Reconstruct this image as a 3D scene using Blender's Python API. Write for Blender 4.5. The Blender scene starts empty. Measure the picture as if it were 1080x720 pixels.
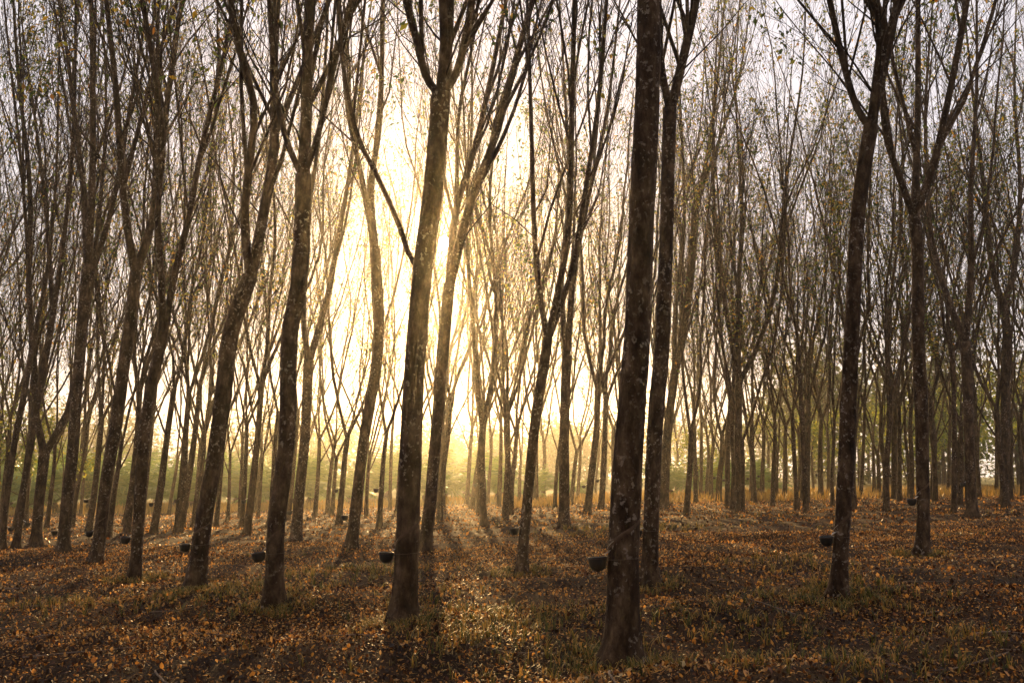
import bpy, math, random
import numpy as np
from mathutils import Vector, Matrix

SEED = 7
rng = np.random.default_rng(SEED)
random.seed(SEED)
scene = bpy.context.scene
COL = scene.collection

# ------------------------------------------------------------------ camera frame
F = 1050.0                       # focal length in pixels of the 1080 px wide photograph
PITCH = math.atan(140.0 / F)
CAMZ = 1.3
CP, SP = math.cos(PITCH), math.sin(PITCH)


_mr = np.random.default_rng(91)
_MW = [(2 * math.pi / w_, a_, p_) for w_, a_, p_ in zip(_mr.uniform(.9, 3.4, 9), _mr.normal(1.45, .55, 9), _mr.uniform(0, 6.28, 9))]


def mounds(x, y):
    s = 0
    for k, a, p in _MW:
        s = s + np.sin((x * math.cos(a) + y * math.sin(a)) * k + p + .6 * np.sin(x * .8 + p)) * (.042 / k)
    return s


def gz(x, y):
    """height of the ground: falls gently to one side and away from the camera"""
    x = np.asarray(x, float); y = np.asarray(y, float)
    z = 30.0 * np.tanh(x / 30.0) * 0.028 - 0.006 * np.clip(y, -20, 80)
    near = np.exp(-(np.hypot(x, y) / 60.0) ** 2)
    z = z + near * (0.035 * np.sin(x * 0.9 + 1.3) * np.cos(y * 0.7 + 0.4)
                    + 0.030 * np.sin(x * 0.37 - y * 0.52 + 2.0)
                    + 0.018 * np.sin(x * 2.1 + y * 1.7)
                    + 0.010 * np.sin(x * 4.3 - y * 3.1 + .7) * np.cos(y * 2.9)
                    + mounds(x, y))
    return z


def ray(px, py):
    u = (px - 540.0) / F; v = (360.0 - py) / F
    return u, CP - v * SP, SP + v * CP


def at(px, py, depth):
    """world point seen at px,py at the given distance along Y"""
    a, b, c = ray(px, py)
    t = depth / b
    return np.array([a * t, depth, CAMZ + c * t])


def on_ground(px, py):
    a, b, c = ray(px, py)
    t = 5.0
    for _ in range(60):
        g = float(gz(a * t, b * t))
        tn = (g - CAMZ) / c
        t = 0.5 * t + 0.5 * tn
    return np.array([a * t, b * t, float(gz(a * t, b * t))])


def to_px(p):
    x, y, z = p[0], p[1], p[2] - CAMZ
    f = y * CP + z * SP; v = -y * SP + z * CP
    return 540 + F * x / f, 360 - F * v / f


# ------------------------------------------------------------------ object helpers
def tag(o, label=None, cat=None, group=None, kind=None):
    if label: o['label'] = label
    if cat: o['category'] = cat
    if group: o['group'] = group
    if kind: o['kind'] = kind
    return o


def empty(name, loc):
    o = bpy.data.objects.new(name, None)
    COL.objects.link(o)
    o.location = [float(c) for c in loc]
    o.empty_display_size = 0.2
    return o


def obj(name, me, parent=None):
    o = bpy.data.objects.new(name, me)
    COL.objects.link(o)
    if parent is not None:
        o.parent = parent
    return o


class MB:
    """collects quads/tris into one mesh"""
    def __init__(s):
        s.v = []; s.q = []; s.t = []; s.qm = []; s.tm = []; s.n = 0; s.attr = []

    def add(s, v, q=None, t=None, m=0, a=None):
        v = np.asarray(v, float).reshape(-1, 3)
        if q is not None and len(q):
            s.q.append(np.asarray(q) + s.n); s.qm.append(np.full(len(q), m))
        if t is not None and len(t):
            s.t.append(np.asarray(t) + s.n); s.tm.append(np.full(len(t), m))
        s.v.append(v); s.n += len(v)
        s.attr.append(np.full(len(v), 0.5) if a is None else np.asarray(a, float))

    def mesh(s, name, mats, smooth=True):
        me = bpy.data.meshes.new(name)
        if not s.v:
            return me
        v = np.concatenate(s.v)
        q = np.concatenate(s.q) if s.q else np.zeros((0, 4), int)
        t = np.concatenate(s.t) if s.t else np.zeros((0, 3), int)
        mi = np.concatenate(s.qm + s.tm) if (s.qm or s.tm) else np.zeros(0, int)
        me.vertices.add(len(v)); me.vertices.foreach_set('co', v.astype(np.float32).ravel())
        loops = np.concatenate([q.ravel(), t.ravel()]).astype(np.int32)
        me.loops.add(len(loops)); me.loops.foreach_set('vertex_index', loops)
        me.polygons.add(len(q) + len(t))
        st = np.concatenate([np.arange(len(q)) * 4, len(q) * 4 + np.arange(len(t)) * 3]).astype(np.int32)
        me.polygons.foreach_set('loop_start', st)
        me.polygons.foreach_set('material_index', mi.astype(np.int32))
        me.polygons.foreach_set('use_smooth', np.full(len(q) + len(t), bool(smooth)))
        at_ = me.attributes.new('tint', 'FLOAT', 'POINT')
        at_.data.foreach_set('value', np.concatenate(s.attr).astype(np.float32))
        for m in mats: me.materials.append(m)
        me.update(calc_edges=True)
        return me


def norm(a):
    return a / np.maximum(np.linalg.norm(a, axis=-1, keepdims=True), 1e-9)


def tubes(mb, P, R, S=4, m=0, cap=False, wob=None):
    """P (N,K,3) centre lines, R (N,K) radii -> tubes with S sides"""
    P = np.asarray(P, float); R = np.asarray(R, float)
    N, K, _ = P.shape
    T = np.empty_like(P)
    T[:, 1:-1] = P[:, 2:] - P[:, :-2]; T[:, 0] = P[:, 1] - P[:, 0]; T[:, -1] = P[:, -1] - P[:, -2]
    T = norm(T)
    ref = np.zeros_like(T); ref[..., 1] = 1.0
    ref[np.abs(T[..., 1]) > 0.9] = (1, 0, 0)
    A = norm(np.cross(T, ref)); B = np.cross(T, A)
    ang = np.arange(S) * 2 * np.pi / S
    Rr = R[:, :, None] * np.ones(S)
    if wob is not None:
        Rr = Rr * wob
    V = P[:, :, None, :] + Rr[..., None] * (np.cos(ang)[None, None, :, None] * A[:, :, None, :]
                                             + np.sin(ang)[None, None, :, None] * B[:, :, None, :])
    i = np.arange(N)[:, None, None] * K * S; k = np.arange(K - 1)[None, :, None] * S
    s0 = np.arange(S)[None, None, :]; s1 = (s0 + 1) % S
    a = i + k + s0; b = i + k + s1; c = i + k + S + s1; d = i + k + S + s0
    q = np.stack([a, b, c, d], -1).reshape(-1, 4)
    t = None
    V = V.reshape(-1, 3)
    if cap:
        n0 = len(V)
        V = np.concatenate([V, P[:, -1]])
        last = (np.arange(N) * K * S + (K - 1) * S)[:, None]
        ss = np.arange(S)[None]
        t = np.stack([last + ss, last + (ss + 1) % S, np.broadcast_to((n0 + np.arange(N))[:, None], (N, S))], -1).reshape(-1, 3)
    mb.add(V, q, t, m)


def smooth_path(pts, n):
    """Catmull-Rom through pts, n samples evenly by length"""
    p = np.asarray(pts, float)
    if len(p) == 2:
        return p[0] + (p[1] - p[0]) * np.linspace(0, 1, n)[:, None]
    e = np.concatenate([[2 * p[0] - p[1]], p, [2 * p[-1] - p[-2]]])
    out = []
    for i in range(1, len(e) - 2):
        t = np.linspace(0, 1, 12, endpoint=False)[:, None]
        p0, p1, p2, p3 = e[i - 1], e[i], e[i + 1], e[i + 2]
        out.append(0.5 * ((2 * p1) + (-p0 + p2) * t + (2 * p0 - 5 * p1 + 4 * p2 - p3) * t ** 2 + (-p0 + 3 * p1 - 3 * p2 + p3) * t ** 3))
    out = np.concatenate(out + [p[-1:]])
    L = np.concatenate([[0], np.cumsum(np.linalg.norm(np.diff(out, axis=0), axis=1))])
    s = np.linspace(0, L[-1], n)
    return np.stack([np.interp(s, L, out[:, k]) for k in range(3)], -1)


def children(P, R, m, t0, t1, len_, ang, rr, K, rg, up=0.25, wig=0.12, tip=0.25, rmin=0.0025):
    """m children per parent centre line; returns (N*m,K,3),(N*m,K)"""
    N, KP, _ = P.shape
    t = (np.arange(m)[None] + rg.random((N, m))) / m * (t1 - t0) + t0
    f = t * (KP - 1); i0 = np.clip(f.astype(int), 0, KP - 2); w = (f - i0)[..., None]
    n_ = np.arange(N)[:, None]
    S = P[n_, i0] * (1 - w) + P[n_, i0 + 1] * w
    rad = R[n_, i0] * (1 - w[..., 0]) + R[n_, i0 + 1] * w[..., 0]
    T = norm(P[n_, i0 + 1] - P[n_, i0])
    rnd = norm(rg.normal(size=(N, m, 3)))
    perp = norm(np.cross(T, rnd))
    a = np.radians(ang) * (0.6 + 0.8 * rg.random((N, m, 1)))
    D = T * np.cos(a) + perp * np.sin(a)
    D[..., 2] += 0.12; D = norm(D)
    L = len_ * (0.6 + 0.8 * rg.random((N, m))) * (1.1 - 0.55 * t)
    step = (L / (K - 1))[..., None]
    Q = [S]
    for k in range(K - 1):
        Q.append(Q[-1] + D * step)
        D = D + rg.normal(size=D.shape) * wig
        D[..., 2] += up
        D = norm(D)
    Q = np.stack(Q, 2).reshape(N * m, K, 3)
    r0 = np.maximum(rad * rr * (0.75 + 0.5 * rg.random((N, m))), rmin).reshape(-1)
    prof = np.linspace(1, tip, K)
    return Q, np.maximum(r0[:, None] * prof[None], rmin * 0.7)


def leaves(mb, C, size, m, rg, per=3, droop=0.5):
    """leaflets hanging in little sprays round the points C (N,3): folded two-quad blades"""
    N = len(C)
    if N == 0: return
    C = np.repeat(C, per, 0) + rg.normal(size=(N * per, 3)) * size * (0.28 if per == 3 else .7)
    n = len(C)
    az = rg.random(n) * 2 * np.pi
    el = -droop + rg.normal(size=n) * 0.45
    D = np.stack([np.cos(az) * np.cos(el), np.sin(az) * np.cos(el), np.sin(el)], -1)
    side = norm(np.cross(D, norm(rg.normal(size=(n, 3)) * .5 + np.array([0, 0, 1.0]))))
    up = np.cross(side, D)
    L = (size * (0.6 + 0.8 * rg.random(n)))[:, None]; W = L * 0.23
    b = C; mid = C + D * L * .5 + up * L * .04; tip = C + D * L - up * L * .10
    l = C + D * L * .48 + side * W + up * L * .10; r = C + D * L * .48 - side * W + up * L * .10
    V = np.stack([b, l, tip, r, mid], 1)
    i = np.arange(n)[:, None] * 5
    t = np.concatenate([i + [0, 1, 4], i + [1, 2, 4], i + [0, 4, 3], i + [4, 2, 3]])
    mb.add(V.reshape(-1, 3), None, t, m, np.repeat(rg.random(n), 5))


# ------------------------------------------------------------------ materials
def new_mat(name):
    m = bpy.data.materials.new(name); m.use_nodes = True
    nt = m.node_tree
    for n in list(nt.nodes): nt.nodes.remove(n)
    return m, nt, nt.nodes, nt.links


def ramp(N, stops, interp='LINEAR'):
    r = N.new('ShaderNodeValToRGB')
    r.color_ramp.interpolation = interp
    while len(r.color_ramp.elements) < len(stops): r.color_ramp.elements.new(0.5)
    for e, (p, c) in zip(r.color_ramp.elements, stops):
        e.position = p; e.color = (*c, 1)
    return r


def bark_material():
    m, nt, N, L = new_mat('bark')
    out = N.new('ShaderNodeOutputMaterial'); b = N.new('ShaderNodeBsdfPrincipled')
    b.inputs['Roughness'].default_value = .9; b.inputs['Specular IOR Level'].default_value = .1
    geo = N.new('ShaderNodeNewGeometry')
    mp = N.new('ShaderNodeMapping'); mp.inputs['Scale'].default_value = (1, 1, .45)
    L.new(geo.outputs['Position'], mp.inputs['Vector'])
    n1 = N.new('ShaderNodeTexNoise'); n1.inputs['Scale'].default_value = 9; n1.inputs['Detail'].default_value = 7; n1.inputs['Roughness'].default_value = .68
    L.new(mp.outputs[0], n1.inputs['Vector'])
    c1 = ramp(N, [(.34, (.012, .006, .003)), (.46, (.034, .019, .010)), (.58, (.080, .048, .026)), (.70, (.15, .098, .058))])
    L.new(n1.outputs['Fac'], c1.inputs['Fac'])
    # pale lichen patches
    n2 = N.new('ShaderNodeTexNoise'); n2.inputs['Scale'].default_value = 24; n2.inputs['Detail'].default_value = 4; n2.inputs['Roughness'].default_value = .6
    n2.inputs['Distortion'].default_value = .15
    mp2 = N.new('ShaderNodeMapping'); mp2.inputs['Scale'].default_value = (1, 1, .9); mp2.inputs['Location'].default_value = (3.1, 4.7, 1.9)
    L.new(geo.outputs['Position'], mp2.inputs['Vector']); L.new(mp2.outputs[0], n2.inputs['Vector'])
    c2 = ramp(N, [(.57, (0, 0, 0)), (.62, (1, 1, 1))]); L.new(n2.outputs['Fac'], c2.inputs['Fac'])
    n3 = N.new('ShaderNodeTexNoise'); n3.inputs['Scale'].default_value = 2.2; n3.inputs['Detail'].default_value = 2
    L.new(geo.outputs['Position'], n3.inputs['Vector'])
    c3 = ramp(N, [(.42, (.08, .08, .08)), (.58, (1, 1, 1))]); L.new(n3.outputs['Fac'], c3.inputs['Fac'])
    mul = N.new('ShaderNodeMath'); mul.operation = 'MULTIPLY'
    L.new(c2.outputs[0], mul.inputs[0]); L.new(c3.outputs[0], mul.inputs[1])
    mul2 = N.new('ShaderNodeMath'); mul2.operation = 'MULTIPLY'; mul2.inputs[1].default_value = .5
    L.new(mul.outputs[0], mul2.inputs[0])
    mix = N.new('ShaderNodeMix'); mix.data_type = 'RGBA'
    L.new(mul2.outputs[0], mix.inputs['Factor']); L.new(c1.outputs[0], mix.inputs['A']); mix.inputs['B'].default_value = (.38, .31, .24, 1)
    L.new(mix.outputs['Result'], b.inputs['Base Color'])
    # fissures + rings
    w = N.new('ShaderNodeTexNoise'); w.inputs['Scale'].default_value = 26; w.inputs['Detail'].default_value = 6; w.inputs['Roughness'].default_value = .7
    mp3 = N.new('ShaderNodeMapping'); mp3.inputs['Scale'].default_value = (1, 1, .3)
    L.new(geo.outputs['Position'], mp3.inputs['Vector']); L.new(mp3.outputs[0], w.inputs['Vector'])
    bp = N.new('ShaderNodeBump'); bp.inputs['Strength'].default_value = .9; bp.inputs['Distance'].default_value = .022
    L.new(w.outputs['Fac'], bp.inputs['Height']); L.new(bp.outputs[0], b.inputs['Normal'])
    L.new(b.outputs[0], out.inputs[0])
    return m


def twig_material():
    m, nt, N, L = new_mat('twig')
    out = N.new('ShaderNodeOutputMaterial'); b = N.new('ShaderNodeBsdfPrincipled')
    b.inputs['Roughness'].default_value = .85; b.inputs['Specular IOR Level'].default_value = .08
    n = N.new('ShaderNodeTexNoise'); n.inputs['Scale'].default_value = 5
    geo = N.new('ShaderNodeNewGeometry'); L.new(geo.outputs['Position'], n.inputs['Vector'])
    c = ramp(N, [(.35, (.014, .008, .004)), (.65, (.034, .020, .011))]); L.new(n.outputs['Fac'], c.inputs['Fac'])
    L.new(c.outputs[0], b.inputs['Base Color']); L.new(b.outputs[0], out.inputs[0])
    return m


def leaf_material(name, stops, trans=.5, rough=.45, gloss=.25):
    m, nt, N, L = new_mat(name)
    out = N.new('ShaderNodeOutputMaterial'); b = N.new('ShaderNodeBsdfPrincipled')
    b.inputs['Roughness'].default_value = rough; b.inputs['Specular IOR Level'].default_value = gloss
    at_ = N.new('ShaderNodeAttribute'); at_.attribute_name = 'tint'
    c = ramp(N, stops); L.new(at_.outputs['Fac'], c.inputs['Fac'])
    L.new(c.outputs[0], b.inputs['Base Color'])
    tr = N.new('ShaderNodeBsdfTranslucent'); L.new(c.outputs[0], tr.inputs['Color'])
    mx = N.new('ShaderNodeMixShader'); mx.inputs[0].default_value = trans
    L.new(b.outputs[0], mx.inputs[1]); L.new(tr.outputs[0], mx.inputs[2]); L.new(mx.outputs[0], out.inputs[0])
    return m


def simple_material(name, col, rough=.6, spec=.4):
    m, nt, N, L = new_mat(name)
    out = N.new('ShaderNodeOutputMaterial'); b = N.new('ShaderNodeBsdfPrincipled')
    b.inputs['Roughness'].default_value = rough; b.inputs['Specular IOR Level'].default_value = spec
    n = N.new('ShaderNodeTexNoise'); n.inputs['Scale'].default_value = 30
    tc = N.new('ShaderNodeTexCoord'); L.new(tc.outputs['Object'], n.inputs['Vector'])
    c = ramp(N, [(.3, tuple(k * .75 for k in col)), (.7, tuple(min(1, k * 1.25) for k in col))]); L.new(n.outputs['Fac'], c.inputs['Fac'])
    L.new(c.outputs[0], b.inputs['Base Color']); L.new(b.outputs[0], out.inputs[0])
    return m


def soil_material():
    m, nt, N, L = new_mat('soil')
    out = N.new('ShaderNodeOutputMaterial'); b = N.new('ShaderNodeBsdfPrincipled')
    b.inputs['Roughness'].default_value = .95; b.inputs['Specular IOR Level'].default_value = .1
    geo = N.new('ShaderNodeNewGeometry')
    n = N.new('ShaderNodeTexNoise'); n.inputs['Scale'].default_value = .7; n.inputs['Detail'].default_value = 8; n.inputs['Roughness'].default_value = .7
    L.new(geo.outputs['Position'], n.inputs['Vector'])
    c = ramp(N, [(.30, (.018, .011, .007)), (.48, (.04, .023, .013)), (.6, (.08, .045, .022)), (.75, (.07, .06, .025))])
    L.new(n.outputs['Fac'], c.inputs['Fac'])
    # open grassy field beyond the last trees
    sep = N.new('ShaderNodeSeparateXYZ'); L.new(geo.outputs['Position'], sep.inputs[0])
    mr = N.new('ShaderNodeMapRange'); mr.inputs['From Min'].default_value = 52; mr.inputs['From Max'].default_value = 66
    L.new(sep.outputs['Y'], mr.inputs['Value'])
    n2 = N.new('ShaderNodeTexNoise'); n2.inputs['Scale'].default_value = .25; n2.inputs['Detail'].default_value = 6
    L.new(geo.outputs['Position'], n2.inputs['Vector'])
    c2 = ramp(N, [(.35, (.06, .08, .025)), (.55, (.13, .12, .04)), (.7, (.2, .15, .06))]); L.new(n2.outputs['Fac'], c2.inputs['Fac'])
    mx = N.new('ShaderNodeMix'); mx.data_type = 'RGBA'
    L.new(mr.outputs[0], mx.inputs['Factor']); L.new(c.outputs[0], mx.inputs['A']); L.new(c2.outputs[0], mx.inputs['B'])
    L.new(mx.outputs['Result'], b.inputs['Base Color'])
    n4 = N.new('ShaderNodeTexNoise'); n4.inputs['Scale'].default_value = 14; n4.inputs['Detail'].default_value = 8; n4.inputs['Roughness'].default_value = .75
    L.new(geo.outputs['Position'], n4.inputs['Vector'])
    bp = N.new('ShaderNodeBump'); bp.inputs['Strength'].default_value = 1; bp.inputs['Distance'].default_value = .05
    L.new(n4.outputs['Fac'], bp.inputs['Height']); L.new(bp.outputs[0], b.inputs['Normal'])
    L.new(b.outputs[0], out.inputs[0])
    return m


BARK = bark_material()
TWIG = twig_material()
LEAF = leaf_material('canopy_leaf', [(0, (.025, .05, .008)), (.45, (.07, .11, .013)), (.7, (.26, .26, .025)), (.88, (.46, .31, .03)), (1, (.42, .17, .02))], .45)
LEAF_Y = leaf_material('yellow_green_leaf', [(0, (.07, .12, .015)), (.5, (.20, .24, .03)), (1, (.42, .36, .04))], .6)
LITTER = leaf_material('fallen_leaf', [(0, (.014, .007, .004)), (.38, (.038, .015, .007)), (.54, (.18, .066, .016)), (.72, (.54, .25, .05)), (.95, (.58, .33, .11)), (1, (.55, .42, .22))], .6, .45, .45)  # dry leaf browns; orange end also carries golden sunlight put into the colour
GRASS = leaf_material('grass_blade', [(0, (.03, .042, .010)), (.30, (.08, .085, .016)), (.5, (.24, .16, .035)), (1, (.44, .25, .06))], .45, .5)
PALM = leaf_material('palm_leaflet', [(0, (.06, .12, .02)), (.6, (.14, .23, .04)), (1, (.24, .30, .06))], .5)
WOODS = leaf_material('far_foliage', [(0, (.03, .05, .012)), (.6, (.07, .09, .02)), (1, (.13, .12, .03))], .4)
SOIL = soil_material()
BLACK = simple_material('black_plastic', (.012, .011, .010), .45, .5)
WIRE = simple_material('rusty_wire', (.10, .06, .04), .6, .4)
LATEX = simple_material('white_latex', (.75, .72, .66), .35, .5)
LATEXD = simple_material('dried_latex', (.36, .31, .24), .6, .3)
CUTM = simple_material('cut_bark', (.09, .052, .03), .8, .2)
STICK = simple_material('dead_stick', (.16, .11, .075), .85, .2)

# ------------------------------------------------------------------ trunks
def trunk_mesh(path, r0, r1, rg, sides=18, n=40, flare=.42, height0=None):
    """path: world points relative to the tree base; first point sits a bit under the soil"""
    P = smooth_path(path, n)
    h = P[:, 2] - P[0, 2]
    t = np.linspace(0, 1, n)
    R = r0 + (r1 - r0) * t ** .9
    R = R * (1 + flare * np.exp(-np.maximum(h - .10, 0) / .15))
    ang = np.arange(sides) * 2 * np.pi / sides
    ph = rg.random(4) * 6.28
    wob = np.ones((n, sides))
    root = np.exp(-h / .17)[:, None] * 1.5
    wob += root * (.20 * np.sin(ang * 3 + ph[0]) + .13 * np.sin(ang * 5 + ph[1]))[None]
    wob += .035 * np.sin(ang * 2 + ph[2] + h[:, None] * 1.7) + .022 * np.sin(ang * 3 - h[:, None] * 3.1 + ph[3])
    wob += rg.normal(size=(n, sides)) * .014
    # old branch collars
    for _ in range(max(2, int(h[-1] * 1.2))):
        hh = rg.uniform(.8, max(1.0, h[-1])); aa = rg.uniform(0, 6.28)
        da = np.abs((ang - aa + np.pi) % (2 * np.pi) - np.pi)
        wob += .13 * np.exp(-(da / .45) ** 2)[None] * np.exp(-((h - hh) / .07) ** 2)[:, None]
    mb = MB(); tubes(mb, P[None], R[None], sides, 0, True, wob[None])
    return mb.mesh('trunk', [BARK]), P, R


def limb_tubes(mb, P, R, S=8):
    tubes(mb, P, R, S, 0, True)


def crown_from(limbs, rg, dens=1.0, leafy=.35, far=False, leafmat=None):
    """limbs: list of (P,R) centre lines -> (list of branch meshes data, crown mesh)"""
    branches = []
    crown = MB()
    for P, R in limbs:
        K = len(P)
        mb = MB()
        limb_tubes(mb, P[None], R[None], 6 if far else 10)
        Lm = np.linalg.norm(np.diff(P, axis=0), axis=1).sum()
        # the limb forks again into steep secondary limbs
        nf = (1 if far else 2) if Lm > 5 else 1
        Pf, Rf = children(P[None], R[None], nf, .12, .52, Lm * .62, 17, .56, 10, rg, up=.11, wig=.055, rmin=.012)
        tubes(mb, Pf, Rf, 5 if far else 8)
        m2 = max(3, int(Lm * .68 * dens))
        P2, R2 = children(P[None], R[None], m2, .12, .97, 3.3, 28, .42, 7, rg, up=.14, wig=.09, rmin=.0085)
        P2b, R2b = children(Pf, Rf, max(2, int(m2 * .5)), .12, .97, 2.9, 28, .5, 7, rg, up=.14, wig=.09, rmin=.0085)
        P2 = np.concatenate([P2, P2b]); R2 = np.concatenate([R2, R2b])
        tubes(mb, P2, R2, 5 if not far else 4)
        branches.append(mb)
        P3, R3 = children(P2, R2, 5, .15, .98, 1.9, 32, .48, 6, rg, up=.12, wig=.12, rmin=.0058)
        tubes(crown, P3, R3, 4 if not far else 3)
        Pd, Rd = children(P[None], R[None], int(m2 * 1.2), .05, .95, 1.3, 38, .22, 5, rg, up=.12, wig=.14, rmin=.007)
        tubes(crown, Pd, Rd, 3)
        P4, R4 = children(P3, R3, 2 if far else 4, .1, 1.0, .9, 34, .55, 4, rg, up=.08, wig=.16, rmin=.0046)
        tubes(crown, P4, R4, 3)
        if leafy > 0:
            tips = np.concatenate([P4[:, -1], P4[:, 2], P3[:, -1], P3[:, 3]])
            # leaves hang in a few loose sprays, not everywhere
            c = tips[rg.integers(0, len(tips), 14)]
            d = np.min(np.linalg.norm(tips[:, None] - c[None], axis=2), axis=1)
            keep = rg.random(len(tips)) < np.clip(leafy * 1.9 * np.exp(-(d / .55) ** 2) + leafy * .06, 0, 1)
            leaves(crown, tips[keep], .12, 1, rg, per=3)
    return branches, crown.mesh('crown', [TWIG, leafmat or LEAF])


def proc_limb(start, dirv, L, r0, rg, K=10, up=.10, wig=.07):
    P = [np.array(start, float)]; D = np.array(dirv, float); D /= np.linalg.norm(D)
    for k in range(K - 1):
        P.append(P[-1] + D * L / (K - 1))
        D = D + rg.normal(size=3) * wig; D[2] += up; D /= np.linalg.norm(D)
    P = np.array(P)
    return P, np.linspace(1, .2, K) ** .8 * r0


# ------------------------------------------------------------------ the near and middle trees, each traced on its own
# base pixel, width there, trunk path upwards (x, y, width) to the fork, limbs [(x,y)...] with starting width
H = []
def hero(short, label, base, w, path, limbs, cup=None, leafy=.5, side=-1, wt=None):
    H.append(dict(short=short, label=label, base=base, w=w, path=path, limbs=limbs, cup=cup, leafy=leafy, side=side, wt=wt))

hero('slim leaning edge tree', 'slim dark rubber tree leaning in beside the picture edge, first of the near row', (2, 579), 7, [(8, 520), (16, 465), (25, 420), (34, 370)], [([(34, 370), (30, 280), (22, 170), (10, 60), (4, 0)], 5), ([(34, 370), (52, 270), (60, 170), (62, 60), (66, 0)], 5)], (12, 557))
hero('bare slender dark tree', 'bare slender dark rubber tree between the slim edge tree and the Y fork tree', (17, 579), 8, [(24, 520), (34, 450), (44, 390), (54, 330)], [([(54, 330), (50, 240), (40, 150), (28, 60), (20, 0)], 6), ([(54, 330), (70, 230), (78, 130), (80, 0)], 6)], (34, 552))
hero('low Y fork tree', 'dark rubber tree splitting into a wide Y unusually low on its trunk', (38, 575), 12, [(41, 530), (45, 495), (47, 478)], [([(47, 478), (38, 440), (36, 380), (30, 300), (32, 200), (20, 90), (14, 0)], 8), ([(47, 478), (66, 450), (80, 400), (92, 330), (104, 230), (112, 120), (108, 0)], 8)], None, .3)
hero('dark thick straight tree', 'thick black looking rubber tree right of the low Y fork, cup on its left side', (66, 583), 13, [(70, 540), (77, 480), (82, 420), (88, 350), (95, 280)], [([(95, 280), (88, 200), (80, 130), (70, 50), (62, 0)], 8), ([(95, 280), (97, 200), (98, 100), (96, 0)], 9), ([(92, 310), (118, 220), (136, 120), (150, 40), (154, 0)], 7)], (61, 561))
hero('tall lyre fork tree', 'leaning rubber tree whose tall trunk opens into a lyre shaped fork above mid height', (101, 594), 14, [(106, 560), (113, 500), (122, 450), (130, 390), (138, 330), (143, 287)], [([(143, 287), (134, 240), (128, 180), (122, 90), (112, 0)], 9), ([(143, 287), (160, 235), (168, 175), (180, 80), (192, 0)], 10)], (97, 562))
hero('slim curving sweep tree', 'slim rubber tree sweeping in one long curve up and over, between two thicker leaning trees', (142, 611), 13, [(145, 570), (150, 500), (155, 440), (166, 385), (176, 340)], [([(176, 340), (184, 290), (198, 235), (214, 150), (236, 60), (246, 0)], 8), ([(172, 352), (170, 290), (166, 220), (172, 150), (160, 60), (150, 0)], 8)], (137, 568))
hero('big leaning trunk', 'big bare trunk leaning strongly towards the sun, double forked high up, cup at its left', (204, 624), 20, [(209, 590), (216, 540), (226, 480), (234, 415), (241, 355), (256, 305), (262, 290)], [([(262, 290), (258, 230), (264, 165), (268, 112), (252, 50), (243, 0)], 10), ([(262, 290), (277, 230), (289, 155), (289, 70), (292, 0)], 13)], (197, 576), .35)
hero('flare lit straight trunk', 'thick straight trunk with flared roots, lit brown in haze, cup low on its left', (288, 640), 20, [(290, 600), (292, 555), (299, 500), (304, 445), (307, 355), (316, 305), (321, 230), (322, 187)], [([(322, 187), (323, 120), (324, 60), (328, 0)], 14), ([(322, 187), (336, 140), (353, 67), (370, 0)], 7), ([(322, 187), (303, 150), (290, 90), (284, 0)], 7)], (281, 585), .35)
hero('twin fork shadowed tree', 'medium trunk close behind the flare lit straight trunk, forked in two at mid height', (312, 571), 12, [(315, 530), (321, 470), (324, 420), (326, 380)], [([(326, 380), (320, 335), (322, 250), (336, 150), (344, 50), (346, 0)], 7), ([(326, 380), (345, 315), (357, 250), (372, 160), (384, 60), (392, 0)], 8)], (307, 540))
hero('clean trunk tree', 'medium clean trunk with long ground shadow standing clear in the open sunlit litter', (371, 579), 13, [(374, 545), (378, 510), (384, 460), (391, 420), (397, 380), (399, 325), (395, 262)], [([(395, 262), (391, 200), (400, 133), (403, 60), (404, 0)], 9), ([(395, 262), (382, 190), (366, 110), (358, 0)], 7)], (365, 545))
hero('thick sunlit trunk', 'thick mottled trunk standing just beside the sun, three limbs spreading near the top', (424, 656), 27, [(427, 620), (430, 570), (433, 500), (436, 420), (441, 350), (448, 280), (456, 220), (463, 150), (467, 105)], [([(467, 105), (450, 82), (440, 45), (428, 0)], 9), ([(467, 105), (470, 60), (473, 0)], 15), ([(470, 105), (482, 75), (492, 35), (498, 0)], 9), ([(446, 292), (430, 265), (418, 230), (400, 190), (376, 140), (362, 70), (356, 0)], 6)], (409, 585), .35)
hero('wide V fork by sun', 'trunk passing right under the sun into a wide V fork, behind the thick mottled trunk', (447, 583), 14, [(452, 545), (457, 495), (463, 420), (469, 352), (474, 300)], [([(474, 300), (480, 225), (500, 160), (518, 80), (534, 0)], 9), ([(474, 300), (496, 215), (523, 143), (545, 60), (562, 0)], 11), ([(475, 290), (481, 220), (484, 120), (500, 40), (504, 0)], 6)], (441, 546), .3)
hero('small Y tree', 'small trunk with narrow Y fork and dark foot, framed by sunlit fog behind', (511, 555), 8, [(509, 520), (508, 480), (509, 450)], [([(509, 450), (503, 400), (498, 330), (492, 240), (498, 120), (496, 0)], 6), ([(509, 450), (519, 400), (524, 320), (516, 220), (524, 120), (530, 0)], 6)])
hero('slim leaning centre tree', 'slim trunk leaning right at picture centre, several limbs starting at mid height', (550, 605), 12, [(553, 565), (557, 520), (562, 466), (568, 420), (574, 385), (578, 355)], [([(578, 355), (568, 300), (563, 230), (560, 120), (556, 0)], 7), ([(578, 355), (590, 300), (600, 240), (603, 120), (606, 0)], 8), ([(578, 355), (602, 290), (616, 210), (632, 100), (640, 0)], 7)], (545, 559), .3)
hero('upright mid tree', 'upright trunk rising from a green grass patch just right of picture centre', (595, 557), 12, [(595, 520), (595, 470), (596, 420), (598, 375)], [([(598, 375), (604, 300), (618, 220), (640, 120), (654, 0)], 7), ([(598, 375), (592, 300), (600, 200), (596, 100), (590, 0)], 7)], None)
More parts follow.
